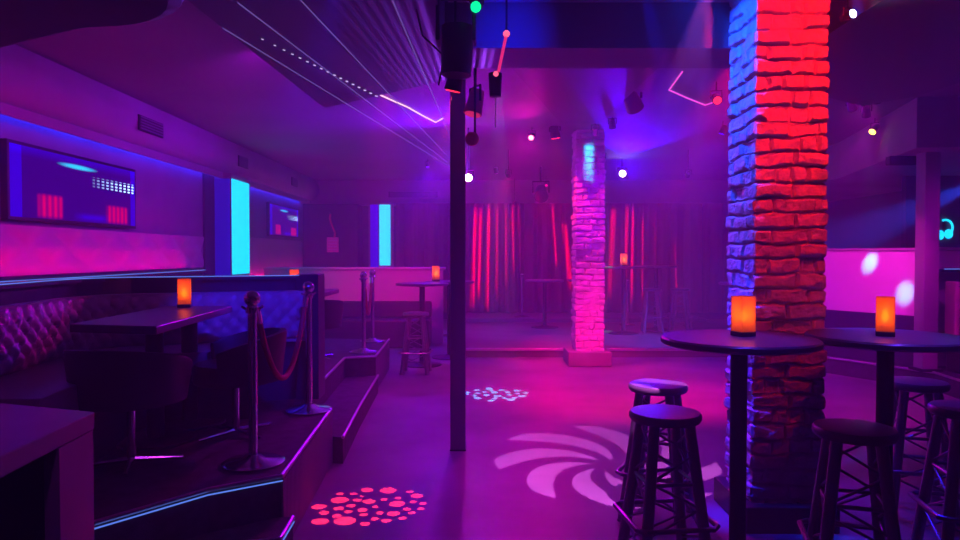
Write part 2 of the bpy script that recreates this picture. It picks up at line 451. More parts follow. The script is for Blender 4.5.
# ---------------------------------------------------------------- booth divider with led ledge
def offset_path(pts, off):
    out = []
    for i, p in enumerate(pts):
        a = Vector(pts[max(i-1,0)]); b = Vector(pts[min(i+1,len(pts)-1)]); d = (b-a).normalized()
        out.append((p[0]-d.y*off, p[1]+d.x*off))
    return out
def strip_prism(pts, o0, o1, z0, z1):
    return MB().prism(offset_path(pts,o0)+offset_path(pts,o1)[::-1], z0, z1)
def smooth_path(pts, it=2):
    for _ in range(it):
        out = [pts[0]]
        for a, b in zip(pts, pts[1:]):
            out += [(a[0]*.75+b[0]*.25,a[1]*.75+b[1]*.25),(a[0]*.25+b[0]*.75,a[1]*.25+b[1]*.75)]
        pts = out+[pts[-1]]
    return pts
dv = smooth_path([(-2.50,2.95),(-2.56,3.6),(-2.72,4.75),(-2.0,5.0),(-1.30,5.3)], 2)
def tufted(pts, z0, z1, thick, lean, off, cell=.12):
    """quilted back cushion that follows a path; buttons pull it in on a diamond grid"""
    P = [Vector((x,y,0)) for x,y in offset_path(pts, off)]
    L = [0]
    for a, b in zip(P, P[1:]): L.append(L[-1]+(b-a).length)
    tot = L[-1]; nu = int(tot/.018); nv = 22; vs = []; fs = []
    def samp(s):
        for i in range(len(P)-1):
            if L[i+1] >= s or i == len(P)-2:
                t_ = (s-L[i])/max(L[i+1]-L[i],1e-6); d = (P[i+1]-P[i]).normalized(); return P[i].lerp(P[i+1], t_), Vector((d.y,-d.x,0))
    for i in range(nu+1):
        s = tot*i/nu; p, n = samp(s)
        for j in range(nv+1):
            v = j/nv; z = z0+(z1-z0)*v
            a = s/cell; b = (z-z0)/cell
            d = abs(math.sin(PI*(a+b)/1.0))*abs(math.sin(PI*(a-b)/1.0))
            edge = math.sin(PI*min(max(v,.0),1))**.35 if 0 < v < 1 else 0
            h = thick*(.35+.65*edge) + .035*(d**.5)*edge - lean*v
            q = p+n*h; vs.append((q.x,q.y,z))
    for i in range(nu):
        for j in range(nv):
            k = i*(nv+1)+j; fs.append((k,k+nv+1,k+nv+2,k+1))
    # back and caps
    m = MB(); m.v = vs; m.f = fs
    return m
t = thing('booth_divider', 'curved dark blue divider with glowing ledge around the near booth', 'divider')
strip_prism(dv, .02, .13, .39, 1.31).build('panel', M_divider, t)
strip_prism(dv, -.02, .17, 1.31, 1.335).build('ledge', M_divider, t)
MB().path([(x,y,1.338) for x,y in offset_path(dv,-.024)], .003).build('led_strip', M_led_white, t)
MB().box((-.1,-.09,0),(.07,.13,.955)).build('end_post', M_divider, t, bevel=.005, loc=(-1.30,5.33,.39))
t = thing('booth_bench', 'curved bench with silvery tufted backrest inside the near booth', 'bench')
bp = dv[1:-1]
bs = [p for p in bp if p[0] < -1.72]
strip_prism(bs, -.52, .0, .39, .72).build('bench_base', M_leather, t)
strip_prism(bs, -.56, -.02, .72, .86).build('seat_cushion', M_tuft, t, bevel=.03)
strip_prism(bp, -.06, .01, .84, 1.22).build('backrest_board', M_tuft, t)
tufted(bp, .86, 1.225, .08, .03, -.02).build('tufted_backrest', M_tuft, t, smooth=True)
e0, e1 = offset_path(bp,-.13)[-1], offset_path(bp,.0)[-1]
MB().path([Vector((e0[0]+.012,e0[1],.87)),Vector((e0[0]+.012,e0[1],1.2)),Vector((e1[0]+.012,e1[1],1.22))], .018, 8).build('side_piping', M_nosing, t, smooth=True)

# far booth: half wall with ledge, bench, table
t = thing('half_wall', 'pink lit half wall with ledge closing the far left booth', 'half wall')
MB().box((-3.6,11.5,0),(-.62,11.62,1.24)).build('panel', M_wallpad, t)
MB().box((-3.6,11.44,1.24),(-.58,11.68,1.28)).build('ledge', M_wallpad, t, bevel=.008)
t = thing('booth_bench', 'dark bench along the pink half wall in the far left booth', 'bench')
MB().box((-3.3,10.9,0),(-.8,11.42,.45)).build('seat', M_leather, t, bevel=.03)
MB().box((-3.3,11.34,.45),(-.8,11.49,.72)).build('backrest', M_leather, t, bevel=.03)
# ledge and padded wall along the left side
t = thing('wall_ledge', 'long dark ledge with blue led edge along the left wall under the quilted panels', 'ledge')
MB().box((LX+.003,2.62,0.392),(-3.62,9.0,1.26)).build('panel', M_divider, t)
MB().box((LX,2.6,1.26),(-3.58,9.0,1.29)).build('shelf', M_divider, t)
MB().box((-3.59,2.6,1.288),(-3.575,9.0,1.296)).build('led_strip', M_led_white, t)
MB().box((-3.62,2.6,1.29),(-3.605,9.0,1.33)).build('front_lip', M_divider, t)
MB().box((-3.66,2.6,1.30),(-3.64,9.0,1.312)).build('pink_led_strip', M_led_pink, t)
# quilted wall panels: diamonds standing proud of the wall
def quilt(y0, y1, z0, z1):
    m = MB(); ny = int((y1-y0)/.03); nz = int((z1-z0)/.03); vs = []; fs = []
    for i in range(ny+1):
        y = y0+(y1-y0)*i/ny
        for j in range(nz+1):
            z = z0+(z1-z0)*j/nz
            a = (y+2*z*.9)/.62; b = (y-2*z*.9)/.62
            d = min(abs(a-round(a)), abs(b-round(b)))*2
            vs.append((.02+.04*min(d*1.3,1)+.012*noise.noise(Vector((y*3,z*3,1))), y, z))
    for i in range(ny):
        for j in range(nz):
            k = i*(nz+1)+j; fs.append((k,k+1,k+nz+2,k+nz+1))
    m.v = vs; m.f = fs; return m
o = quilt(2.6, 9.6, 1.29, 1.74).build('quilted_wall_panel', M_wallpad, None, smooth=True, loc=(LX,0,0))
tag(o, 'long pink lit quilted wall panel below the large screen on the left wall', 'wall panel')
o = MB().box((LX,11.3,1.0),(LX+.05,14.9,1.78)).build('wall_panel', M_wallpad, None, bevel=.01)
tag(o, 'plain pink lit wall panel below the small distant screen', 'wall panel')
MB().box((.07,-1.8,.06),(.10,1.8,.075)).build('pink_led_strip', M_led_pink, o, loc=(LX,13.1,1.0))  # unseen strip added to light this panel pink

# screens
def screen_mat():
    m = bpy.data.materials.new('screen_picture'); m.use_nodes = True; nt = m.node_tree; nt.nodes.clear()
    tc = nt.nodes.new('ShaderNodeTexCoord'); sp = nt.nodes.new('ShaderNodeSeparateXYZ'); nt.links.new(tc.outputs['Generated'], sp.inputs[0])
    def Mt(op, a, b=None):
        n = nt.nodes.new('ShaderNodeMath'); n.operation = op
        for i, v in enumerate((a, b)):
            if v is None: continue
            if isinstance(v, (int, float)): n.inputs[i].default_value = v
            else: nt.links.new(v, n.inputs[i])
        return n.outputs[0]
    u = sp.outputs[1]; v = sp.outputs[2]
    def rng(x, a, b, s=60): return Mt('MULTIPLY', Mt('MINIMUM', Mt('MAXIMUM', Mt('MULTIPLY', Mt('SUBTRACT', x, a), s), 0), 1), Mt('MINIMUM', Mt('MAXIMUM', Mt('MULTIPLY', Mt('SUBTRACT', b, x), s), 0), 1))
    # bright lens shaped light near the top left
    du = Mt('DIVIDE', Mt('SUBTRACT', u, .47), .17); dv_ = Mt('DIVIDE', Mt('SUBTRACT', v, Mt('ADD', .86, Mt('MULTIPLY', u, -.0))), .045)
    ell = Mt('MAXIMUM', Mt('SUBTRACT', 1.0, Mt('ADD', Mt('MULTIPLY', du, du), Mt('MULTIPLY', dv_, dv_))), 0)
    # grid of led dots growing bright to the right
    gu = Mt('GREATER_THAN', Mt('SINE', Mt('MULTIPLY', u, 150)), -.1); gv = Mt('GREATER_THAN', Mt('SINE', Mt('MULTIPLY', v, 118)), -.1)
    ramp = Mt('MAXIMUM', Mt('MULTIPLY', Mt('SUBTRACT', u, .55), 6), 0)
    dots = Mt('MULTIPLY', Mt('MULTIPLY', Mt('MULTIPLY', gu, gv), Mt('MULTIPLY', rng(u,.58,.99), rng(v,.58,.76))), ramp)
    # red drapes at the bottom
    st_ = Mt('ADD', Mt('MULTIPLY', Mt('SINE', Mt('MULTIPLY', u, 155)), .35), .65)
    dr = Mt('MULTIPLY', Mt('ADD', Mt('MULTIPLY', rng(u,.16,.36,30), rng(v,.0,.38,18)), Mt('MULTIPLY', rng(u,.70,.93,30), rng(v,.0,.34,18))), st_)
    bl = Mt('MULTIPLY', rng(v,.0,.16,14), rng(u,.42,.76,10))
    edge_ = Mt('ADD', Mt('GREATER_THAN', u, .95), Mt('LESS_THAN', u, .07))
    base = Mt('ADD', .24, Mt('MULTIPLY', Mt('ADD', Mt('ADD', rng(v,.86,1.2,6), edge_), bl), .5))
    inv = Mt('SUBTRACT', 1.0, Mt('MINIMUM', dr, 1.0))
    R = Mt('ADD', Mt('ADD', Mt('MULTIPLY', dr, .8), .04), Mt('MULTIPLY', dots, .45))
    G = Mt('ADD', Mt('MULTIPLY', ell, .8), Mt('MULTIPLY', dots, .8))
    B = Mt('ADD', Mt('ADD', Mt('MULTIPLY', base, inv), Mt('MULTIPLY', dr, .16)), Mt('ADD', Mt('MULTIPLY', ell, 1.2), Mt('MULTIPLY', dots, 1.2)))
    c = nt.nodes.new('ShaderNodeCombineXYZ')
    for i, q in enumerate((R, G, B)): nt.links.new(q, c.inputs[i])
    e = nt.nodes.new('ShaderNodeEmission'); nt.links.new(c.outputs[0], e.inputs[0]); e.inputs[1].default_value = 1.0
    o = nt.nodes.new('ShaderNodeOutputMaterial'); nt.links.new(e.outputs[0], o.inputs[0]); return m
M_screen = screen_mat()
for (y0, y1, z0, z1, lab) in ((5.62,7.72,1.78,2.44,'large wall screen showing blue light and red drapes, nearest on the left wall'),
                              (12.6,14.6,1.83,2.45,'small looking distant wall screen glowing blue between the cyan column and back corner')):
    t = thing('wall_screen', lab, 'screen', (LX,(y0+y1)/2,z0), 0, 'screens on the left wall')
    h = (y1-y0)/2
    MB().box((0,-h,0),(.06,h,z1-z0)).build('housing', M_blacksat, t, bevel=.006)
    MB().box((.06,-h+.03,.03),(.064,h-.03,z1-z0-.03)).build('display', M_screen, t)

# cyan light columns
t = thing('light_column', 'tall cyan lit column on the left wall beside the quilted panel', 'light column', (LX,10.1,1.0))
MB().box((0,0,-.99),(.27,.75,1.68)).build('casing', M_wall, t)
MB().box((.27,.0,.2),(.285,.73,1.6)).build('light_panel', M_led_cyan, t)
MB().box((.02,-.012,.1),(.25,.0,1.6)).build('painted_side_glow', emis('blue_reflected_glow',(.012,.004,.42),1), t)  # blue light reflected on the side face, set as emission
t = thing('light_column', 'slim cyan lit column on the back wall left of the steel post', 'light column', (-2.20,15.12,0))
MB().box((-.24,0,0),(.3,.08,2.6)).build('casing', M_wall, t)
MB().box((.0,-.012,1.25),(.24,0,2.58)).build('light_panel', M_led_cyan, t)
MB().box((-.2,-.01,1.0),(-.02,.0,2.58)).build('painted_side_glow', emis('violet_side_glow',(.03,.0,.75),1), t)  # blue glow beside the cyan panel, put into an emissive strip

# hanging plaque on the dark back wall
t = thing('hanging_plaque', 'small pink square plaque hanging by a strap on the dark back corner wall', 'plaque', at(333,235,15.15))
m = MB().box((-.13,-.03,-.38),(.13,0,-.05)); m.build('plaque', mat('pink_plaque',(.85,.35,.5),.5), t, bevel=.01)
m = MB()
for k in range(4): m.box((-.1,-.034,-.33+k*.065),(.1,-.03,-.31+k*.065))
m.build('printed_lines', mat('pale_print',(.9,.6,.7),.5), t)
MB().path([(-.05,-.015,.45),(-.06,-.02,.36),(-.03,-.02,.25),(.02,-.02,.12),(.05,-.02,.05),(.04,-.015,-.06)], .022, 8).build('strap', mat('red_strap',(.8,.12,.2),.5), t)
MB().ball((-.05,-.01,.47), .03).build('hook', M_chrome, t)

# ---------------------------------------------------------------- counter lower left
t = thing('bar_counter', 'dark glossy bar counter cut off at the lower left corner', 'counter')
top = [(-1.10,1.96),(-2.3,2.36),(-2.3,1.0),(-1.02,1.0),(-1.06,1.45)]
MB().prism(top, 1.0, 1.05).build('countertop', M_counter, t, bevel=.004)
MB().prism([(-1.10,1.95),(-1.14,1.97),(-1.12,1.76),(-1.08,1.76)], 0, 1.0).build('end_panel', M_counter, t)
MB().prism([(-1.16,1.92),(-2.25,2.28),(-2.25,1.1),(-1.5,1.1)], 0, .99).build('body', M_blacksat, t)

# ---------------------------------------------------------------- bar stools
def make_stool(label, group, loc, rz):
    t = thing('bar_stool', label, 'stool', loc, rz, group)
    MB().lathe([(.001,.715),(.13,.715),(.158,.722),(.166,.735),(.166,.752),(.158,.762),(.12,.767),(.001,.768)], 40).build('seat', M_stoolseat, t, smooth=True)
    T = []; B = []
    for k in range(4):
        a = PI/2*k
        tp = Vector((.118*math.cos(a),.118*math.sin(a),.716)); bt = Vector((.225*math.cos(a),.225*math.sin(a),0))
        T.append(tp); B.append(bt)
        m = MB(); m.tube(bt, tp, .027, .025, 12)
        m.tube(bt, bt+Vector((0,0,.014)), .03, .03, 12)
        m.build('leg', M_truss, t, smooth=True)
    def on(k, z): return B[k%4].lerp(T[k%4], z/.716)
    for k in range(4):
        m = MB(); zs = [.10,.22,.34,.46,.58,.69]
        for i in range(len(zs)-1):
            a, b = (k, k+1) if i % 2 else (k+1, k)
            m.tube(on(a,zs[i]), on(b,zs[i+1]), .0065, n=6)
        m.build('truss_web', M_truss, t, smooth=True)
    pts = []
    for k in range(4):
        a = PI/2*k
        for da in (-.09,.09):
            pts.append((.245*math.cos(a+da), .245*math.sin(a+da), .27))
    MB().path([Vector(p) for p in pts], .0125, 8, closed=True).build('foot_ring', M_truss, t, smooth=True)
    m = MB()
    for k in range(4): m.tube(on(k,.45), on(k+1,.45), .009, n=8)
    m.build('upper_ring', M_truss, t, smooth=True)
    return t
G_front = 'bar stools round the two near tables'
s0 = make_stool('front dark round bar stool beside the near candle table, overlapping another', G_front, (.868,3.22,0), math.radians(-38))
dup(s0, (1.015,3.92,0), .3, 'round bar stool partly hidden behind the front stool left of the pillar', G_front)
dup(s0, (1.60,2.93,0), math.radians(28), 'round bar stool directly in front of the brick pillar base, at lower right', G_front)
dup(s0, (2.54,4.0,0), .5, 'round bar stool behind the right candle table, with a bluish seat', G_front)
dup(s0, (2.36,3.32,0), .6, 'bar stool cut off by the right edge of the picture', G_front)
dup(s0, (-.81,8.7,0), .75, 'lone bar stool under the far table left of the steel post', 'distant bar stools')

# ---------------------------------------------------------------- high tables
def make_table(label, group, loc, h=1.11, r=.355):
    t = thing('high_table', label, 'table', loc, 0, group)
    MB().lathe([(.001,h-.035),(r-.012,h-.035),(r,h-.027),(r,h-.008),(r-.008,h),(.001,h)], 56).build('tabletop', M_table, t, smooth=True)
    MB().tube((0,0,.02),(0,0,h-.035),.038,n=20).build('pedestal', M_black, t, smooth=True)
    MB().lathe([(.001,0),(.26,0),(.26,.012),(.08,.03),(.045,.05),(.001,.05)], 32).build('base', M_black, t, smooth=True)
    MB().lathe([(.001,h-.05),(.1,h-.05),(.1,h-.035),(.001,h-.035)], 20).build('mounting_plate', M_black, t)
    return t
GT = 'round high tables'
t0 = make_table('near round high table left of the pillar, holding a lantern', GT, (1.212,3.22,0))
dup(t0, (1.945,3.3,0), .4, 'right hand round high table in front of the half wall, holding a lantern', GT)
dup(t0, (-.78,9.3,0), .4, 'distant round high table above the lone stool, left of the steel post', GT)
dup(t0, (-.44,9.98,0), .4, 'distant round high table with a lantern, cut by the steel post', GT)
dup(t0, (3.66,9.5,0), .4, 'distant high table peeping out from behind the near pillar', GT)
ts = make_table('tall cocktail table on the stage right of the distant pillar, with a lantern', GT, (2.50,12.0,.115), 1.17, .38)
tl = make_table('low stage table whose pink edge shows left of the distant pillar', GT, (1.22,13.0,.115), .90, .36)
dup(tl, (2.02,13.1,.115), 0, 'low stage table whose pink edge shows just right of the distant pillar', GT)
dup(ts, (3.22,12.6,.115), 0, 'tall stage table beside the two stage stools', GT)
dup(s0, (3.02,12.1,.13), .7, 'left one of two shiny stools standing on the stage', 'stage stools')
dup(s0, (3.53,12.15,.13), .3, 'right one of two shiny stools standing on the stage', 'stage stools')
for c in bpy.data.objects:
    pass

# ---------------------------------------------------------------- candle lanterns
def make_candle(label, loc, rz, k=1.0, group='amber candle lanterns'):
    t = thing('candle_lantern', label, 'lantern', loc, rz, group)
    a = .038*k; h = .185*k
    MB().box((-a-.002,-a-.002,0),(a+.002,a+.002,.022*k)).build('base', M_candlebase, t, bevel=.002)
    m = MB(); wl = .003
    m.box((-a,-a,.022*k),(a,-a+wl,h)); m.box((-a,a-wl,.022*k),(a,a,h))
    m.box((-a,-a+wl,.022*k),(-a+wl,a-wl,h)); m.box((a-wl,-a+wl,.022*k),(a,a-wl,h))
    m.build('shade', M_shade, t)
    MB().lathe([(.001,.022*k),(.02*k,.022*k),(.02*k,.06*k),(.001,.06*k)], 14).build('candle', mat('wax',(.8,.5,.2),.6), t)
    m = MB(); m.lathe([(.001,.062*k),(.012*k,.076*k),(.016*k,.09*k),(.010*k,.11*k),(.001,.13*k)], 12); m.build('flame', M_flame, t, smooth=True)
    l = bpy.data.lights.new('candle_light','POINT'); l.color = (1,.3,.05); l.energy = .55*k*k; l.shadow_soft_size = .015
    o = bpy.data.objects.new('candle_light', l); COL.objects.link(o); o.parent = t; o.location = (0,0,.135*k)
    return t
make_candle('glowing amber lantern on the near high table left of the pillar', (1.25,3.27,1.111), math.radians(20), 1.02)
make_candle('glowing amber lantern on the right hand high table', (1.93,3.28,1.111), math.radians(-28))
make_candle('amber lantern on the long booth table at left', (-1.93,4.5,1.152), .3)
make_candle('amber lantern on the distant table touching the steel post', (-.63,9.85,1.111), .3, 1.2)
make_candle('tiny amber lantern on the tall stage table', (2.47,11.85,1.287), .2, 1.2)
make_candle('amber lantern just visible above the end of the booth divider', (-1.75,6.5,1.152), .2, 1.1)

# ---------------------------------------------------------------- booth tables and chair
t = thing('booth_table', 'long dark booth table on two legs inside the near booth', 'table', (0,0,.39))
MB().prism([(-2.04,3.42),(-1.56,3.32),(-1.66,4.62),(-2.1,4.6)], .72, .762).build('tabletop', M_table, t, bevel=.006)
for (x, y) in ((-1.93,4.08),(-1.90,4.5)):
    MB().tube((x,y,.02),(x,y,.72),.05,n=16).build('leg', M_black, t, smooth=True)
    MB().lathe([(.001,0),(.22,0),(.22,.015),(.06,.03),(.001,.03)], 26, Matrix.Translation((x,y,0))).build('foot', M_black, t, smooth=True)
t = thing('booth_table', 'small square table in the far booth behind the divider', 'table', (-1.75,6.5,.39))
MB().box((-.35,-.35,.722),(.35,.35,.762)).build('tabletop', M_table, t, bevel=.006)
MB().tube((0,0,.02),(0,0,.722),.04,n=14).build('leg', M_black, t)
MB().lathe([(.001,0),(.22,0),(.22,.015),(.05,.03),(.001,.03)], 24).build('foot', M_black, t)

def tub_chair(label, loc, rz):
    t = thing('tub_chair', label, 'chair', loc, rz, 'black tub chairs on the platform')
    # back shell wraps round the seat, open towards +Y
    vs = []; fs = []; n = 26
    for i in range(n+1):
        a = math.radians(-205+230*i/n)
        h = .64-.10*(abs(i-n/2)/(n/2))**2.2
        for (r, z) in ((.235,.34),(.262,h-.02),(.268,h),(.30,h),(.305,h-.02),(.275,.34)):
            vs.append((r*math.cos(a), r*math.sin(a), z))
    for i in range(n):
        for k in range(6): fs.append((i*6+k,(i+1)*6+k,(i+1)*6+(k+1)%6,i*6+(k+1)%6))
    fs += [tuple(range(6)), tuple(range(n*6,n*6+6))[::-1]]
    m = MB(); m.v = vs; m.f = fs; m.build('back_shell', M_leather, t, smooth=True)
    MB().lathe([(.001,.33),(.24,.33),(.25,.35),(.25,.42),(.235,.445),(.001,.45)], 30).build('seat', M_leather, t, smooth=True)
    MB().tube((0,0,.03),(0,0,.33),.022,n=14).build('pedestal', M_chrome, t, smooth=True)
    m = MB()
    for k in range(4):
        a = PI/2*k+.5
        m.tube((.0,0,.03),(.25*math.cos(a),.25*math.sin(a),.016),.016,.010,8)
    m.build('star_base', M_chrome, t, smooth=True)
    return t
c0 = tub_chair('black tub chair with chrome pedestal pulled up to the end of the long booth table', (-1.84,3.62,.39), -.15)
dup(c0, (-1.50,4.22,.39), 2.0, 'black tub chair in shadow at the side of the long booth table')
dup(c0, (-1.75,7.3,.39), .4, 'black tub chair in the far booth beyond the divider')

# ---------------------------------------------------------------- stanchions and ropes
def stanchion(label, loc, group='chrome rope posts'):
    t = thing('rope_stanchion', label, 'rope post', loc, 0, group)
    MB().lathe([(.001,0),(.16,0),(.162,.012),(.14,.022),(.06,.032),(.035,.05),(.001,.05)], 36).build('base', M_chrome, t, smooth=True)
    MB().tube((0,0,.04),(0,0,.83),.0235,n=18).build('pole', M_chrome, t, smooth=True)
    m = MB(); m.lathe([(.001,.80),(.032,.80),(.034,.83),(.024,.84),(.001,.84)], 20)
    for k in range(4):
        a = PI/2*k+.4; m.tube((.03*math.cos(a),.03*math.sin(a),.82),(.055*math.cos(a),.055*math.sin(a),.835),.007,n=6)
    m.build('ring_collar', M_chrome, t, smooth=True)
    MB().ball((0,0,.875), .042, 20, 12).build('finial', M_chrome, t, smooth=True)
    return t
p0 = stanchion('nearest chrome rope post at the platform corner', (-1.20,3.63,.39))
dup(p0, (-1.21,4.86,.39), .3, 'chrome rope post at the end of the booth divider, red rope hooked on')
dup(p0, (-1.31,7.75,.39), .3, 'distant chrome rope post at the platform edge, left one of a pair')
dup(p0, (-1.36,8.72,.39), .3, 'distant chrome rope post, right one of the pair by the far platform corner')
dup(p0, (-.56,12.6,0), .3, 'chrome rope post beside the steel post, behind the lantern table')
dup(p0, (.87,14.3,.19), .3, 'chrome rope post on the stage in front of the red curtain')
dup(p0, (2.87,13.4,.115), .3, 'chrome rope post on the stage beside the lantern table')
def rope(a, b, sag, label):
    a = Vector(a); b = Vector(b); pts = []
    for k in range(25):
        s = k/24; p = a.lerp(b, s); p.z -= sag*(1-(2*s-1)**2); pts.append(p)
    t = thing('barrier_rope', label, 'rope', a)
    MB().path([p-a for p in pts[1:-1]], .017, 10).build('cord', M_rope, t, smooth=True)
    for q, q2 in ((pts[0],pts[1]),(pts[-1],pts[-2])):
        MB().tube(q-a, q2-a, .02, n=10).build('end_hook', M_chrome, t)
rope((-1.20,3.70,1.20),(-1.21,4.79,1.20),.46,'red rope sagging between the two nearest chrome posts')
rope((-1.31,7.82,1.20),(-1.36,8.65,1.20),.42,'faint red rope between the two distant chrome posts')

# ---------------------------------------------------------------- right hand side: half wall, divider, sign
def quad_wall(p, q, th): 
    d = (Vector(q)-Vector(p)).normalized(); n = Vector((-d.y, d.x))*th
    return [p, q, (q[0]+n.x,q[1]+n.y), (p[0]+n.x,p[1]+n.y)]
t = thing('half_wall', 'white half wall lit magenta with cyan spots between pillar and pale post', 'half wall')
A, B = (4.30,9.05), (5.01,7.82)
MB().prism(quad_wall(A,B,.12), .79, 1.54).build('white_panel', M_halfwall, t)
MB().prism(quad_wall(A,B,.13), .2, .79).build('lower_panel', M_divider, t)
MB().prism(quad_wall((A[0]-.01,A[1]-.02),(B[0]-.01,B[1]-.02),.16), 1.54, 1.57).build('cap_rail', M_postlight, t)
t = thing('booth_divider', 'booth divider with lit ledge right of the pale post', 'divider')
MB().box((5.22,8.0,.195),(RX-.004,8.12,1.55)).build('panel', M_wall, t)
MB().box((5.2,7.97,1.55),(RX-.004,8.15,1.58)).build('ledge', M_nosing, t, bevel=.004)
MB().box((5.18,7.7,1.30),(RX-.004,7.99,1.33)).build('lower_ledge', M_divider, t)
MB().box((5.18,7.69,1.328),(RX-.004,7.70,1.337)).build('led_strip', M_led_white, t)
t = thing('booth_bench', 'tufted bench at the right edge of the picture behind the right table', 'bench')
MB().box((5.2,7.1,.195),(RX-.004,7.69,.62)).build('seat', M_leather, t, bevel=.03)
tufted([(5.24,7.66),(5.6,7.66),(6.5,7.66),(7.4,7.66)], .7, 1.18, .08, .03, 0).build('tufted_backrest', M_tuft, t, smooth=True)
MB().box((5.18,7.5,.6),(5.24,7.69,1.2)).build('end_cushion', mat('pink_piping',(.7,.3,.4),.4), t, bevel=.02)
structure(MB().box((6.1,9.9,0),(RX,10.0,2.62)).build('wall_partition', M_wall_dark))
t = thing('headphones_sign', 'glowing cyan headphones sign on the wall right of the pale post', 'sign', at(945,229,9.86))
pts = []
for k in range(19):
    a = math.radians(-35+ 150*k/18)
    pts.append((.10*math.cos(a)+.0, 0, .11*math.sin(a)+.02))
MB().path([Vector(p) for p in pts], .016, 8).build('headband', M_neon, t)
for (cx, cz, rx) in ((.045,-.07,.048),(-.07,-.085,.04)):
    m = MB(); n = 20
    pts = [Vector((cx+rx*math.cos(2*PI*k/n),0,cz+.055*math.sin(2*PI*k/n))) for k in range(n)]
    m.path(pts, .014, 8, closed=True)
    m.add([(p.x,.005,p.z) for p in pts]+[(p.x,.01,p.z) for p in pts], [tuple(range(n)), tuple(range(n,2*n))])
    m.build('ear_cup', M_neon, t)
MB().box((-.02,.012,-.1),(.02,.04,.1)).build('mounting', M_black, t)

# ---------------------------------------------------------------- light fixtures
def par_can(label, loc, target, lens_mat, k=1.0, body=None, name='stage_light', cat='stage light', drop_top=None, group='stage lights', lens_k=1.0):
    """can, yoke and clamp; loc = centre of the lens"""
    loc = Vector(loc); d = (Vector(target)-loc).normalized(); t = thing(name, label, cat, loc, 0, group)
    r = .085*k; L = .2*k; body = body or M_black
    MB().tube(-d*L, d*.015*k, r*.72, r, 20, caps=True).build('housing', body, t, smooth=True)
    MB().tube(d*.015*k, d*.024*k, r*.8*lens_k, n=20).build('lens', lens_mat, t)
    side = d.cross(Vector((0,0,1))); side = side.normalized() if side.length > .05 else Vector((1,0,0))
    c = -d*L*.45; up = Vector((0,0,1)); top = c+up*r*1.6
    m = MB(); m.path([c+side*r*1.12, top+side*r*1.12, top-side*r*1.12, c-side*r*1.12], .012*k, 6); m.build('yoke', M_black, t)
    zt = (drop_top if drop_top else CH)-loc.z
    MB().tube(top, Vector((top.x, top.y, max(zt, top.z+.02))), .014*k, n=8).build('hanger', M_black, t)
    return t, loc+d*.05*k
def beam_light(label, loc, target, col, lens_s, power, deg, k=1.0, lens_col=None, blend=.3, size=.03, gobo=None, **kw):
    t, p = par_can(label, loc, target, emis('lens_glow', lens_col or col, lens_s), k, **kw)
    spot('spot_beam', p, target, col, power, deg, blend, size, gobo=gobo)
    return t
RED=(1,.015,.03); BLUE=(.03,.03,1); MAG=(1,.02,.45); VIO=(.42,.02,1); CYAN=(.05,.6,1); PINK=(1,.05,.25)

# pillar washes
def shuttered(label, loc, target, col, power, deg, axis, plane, lo, hi, k=.5, ls=4, soft=.03, **kw):
    L = Vector(loc); T = Vector(target)
    return beam_light(label, loc, target, col, ls, power, deg, k=k, blend=1, size=.012, gobo=barn_doors(L+(T-L).normalized()*.05*k, T, axis, plane, lo, hi, soft), **kw)
shuttered('red wash light on the ceiling right in front of the near pillar', (1.66,2.92,3.07), (1.67,3.72,2.45), (1,.006,.004), 215, 84, 1, 3.72, (1.44,.4), (1.91,3.2))
shuttered('blue wash light on the ceiling left of the near pillar', (.98,3.80,3.07), (1.47,3.90,2.2), (.002,.05,1), 330, 110, 0, 1.475, (3.66,.9), (4.17,3.2))
shuttered('added second blue wash light on the ceiling left of the near pillar', (.85,3.75,3.07), (1.46,3.9,.5), (.003,.012,1), 2600, 46, 0, 1.475, (3.60,-1.6), (4.25,1.6), soft=.5)  # added lamp to carry the blue down the lower face
shuttered('cyan light at the top front of the distant pillar', (1.44,8.7,3.02), (1.455,9.2,2.7), (.01,.42,1), 70, 100, 1, 9.2, (1.37,2.45), (1.53,2.98), k=.5, soft=.06, body=M_chrome)
beam_light('red light at the top left of the distant pillar', (.98,9.0,3.02), (1.27,9.45,1.2), RED, 6, 300, 50, k=.8, blend=.5)
beam_light('red light hanging right of the distant pillar top', at(612,128,8.4), (2.2,10.5,0), RED, 8, 60, 40, k=.5)
beam_light('red light hanging left of the distant pillar, lowest of the red ones', at(531,138,9.0), (-.3,6.0,1.2), (1,.0,.5), 14, 270, 100, k=.5, lens_col=(1,.08,.12), blend=.9)
beam_light('red light hanging just left of the near pillar', at(716,101,6.6), (2.0,4.2,1.6), RED, 2.5, 40, 40, k=.55)
beam_light('green light on the ceiling right of the distant pillar', (1.95,10.9,2.97), (2.2,12.6,.1), (.01,1,.2), 8, 520, 15, k=.5)
beam_light('yellow light hanging far right beyond the near pillar', at(871,132,8.4), (3.0,7.6,1.3), (1,.0,.8), 10, 130, 26, k=.55, lens_col=(1,.6,.05))
beam_light('bright white light high on the right of the near pillar', (1.845,3.45,2.69), (2.3,2.3,2.76), (.5,.6,1), 25, 40, 24, k=.3)
beam_light('added magenta light on the ceiling aimed at the lower half of the distant pillar', (1.25,4.9,3.0), (1.47,9.2,.75), (1,.01,.5), 2, 1100, 17, k=.6, blend=.8)  # added lamp, out of view, giving the lower shaft its magenta
beam_light('added violet light on the ceiling aimed at the upper half of the distant pillar', (1.05,4.8,3.0), (1.47,9.2,2.2), (.35,.0,1), 2, 650, 19, k=.6, blend=.8)  # likewise added, for the violet on the upper shaft
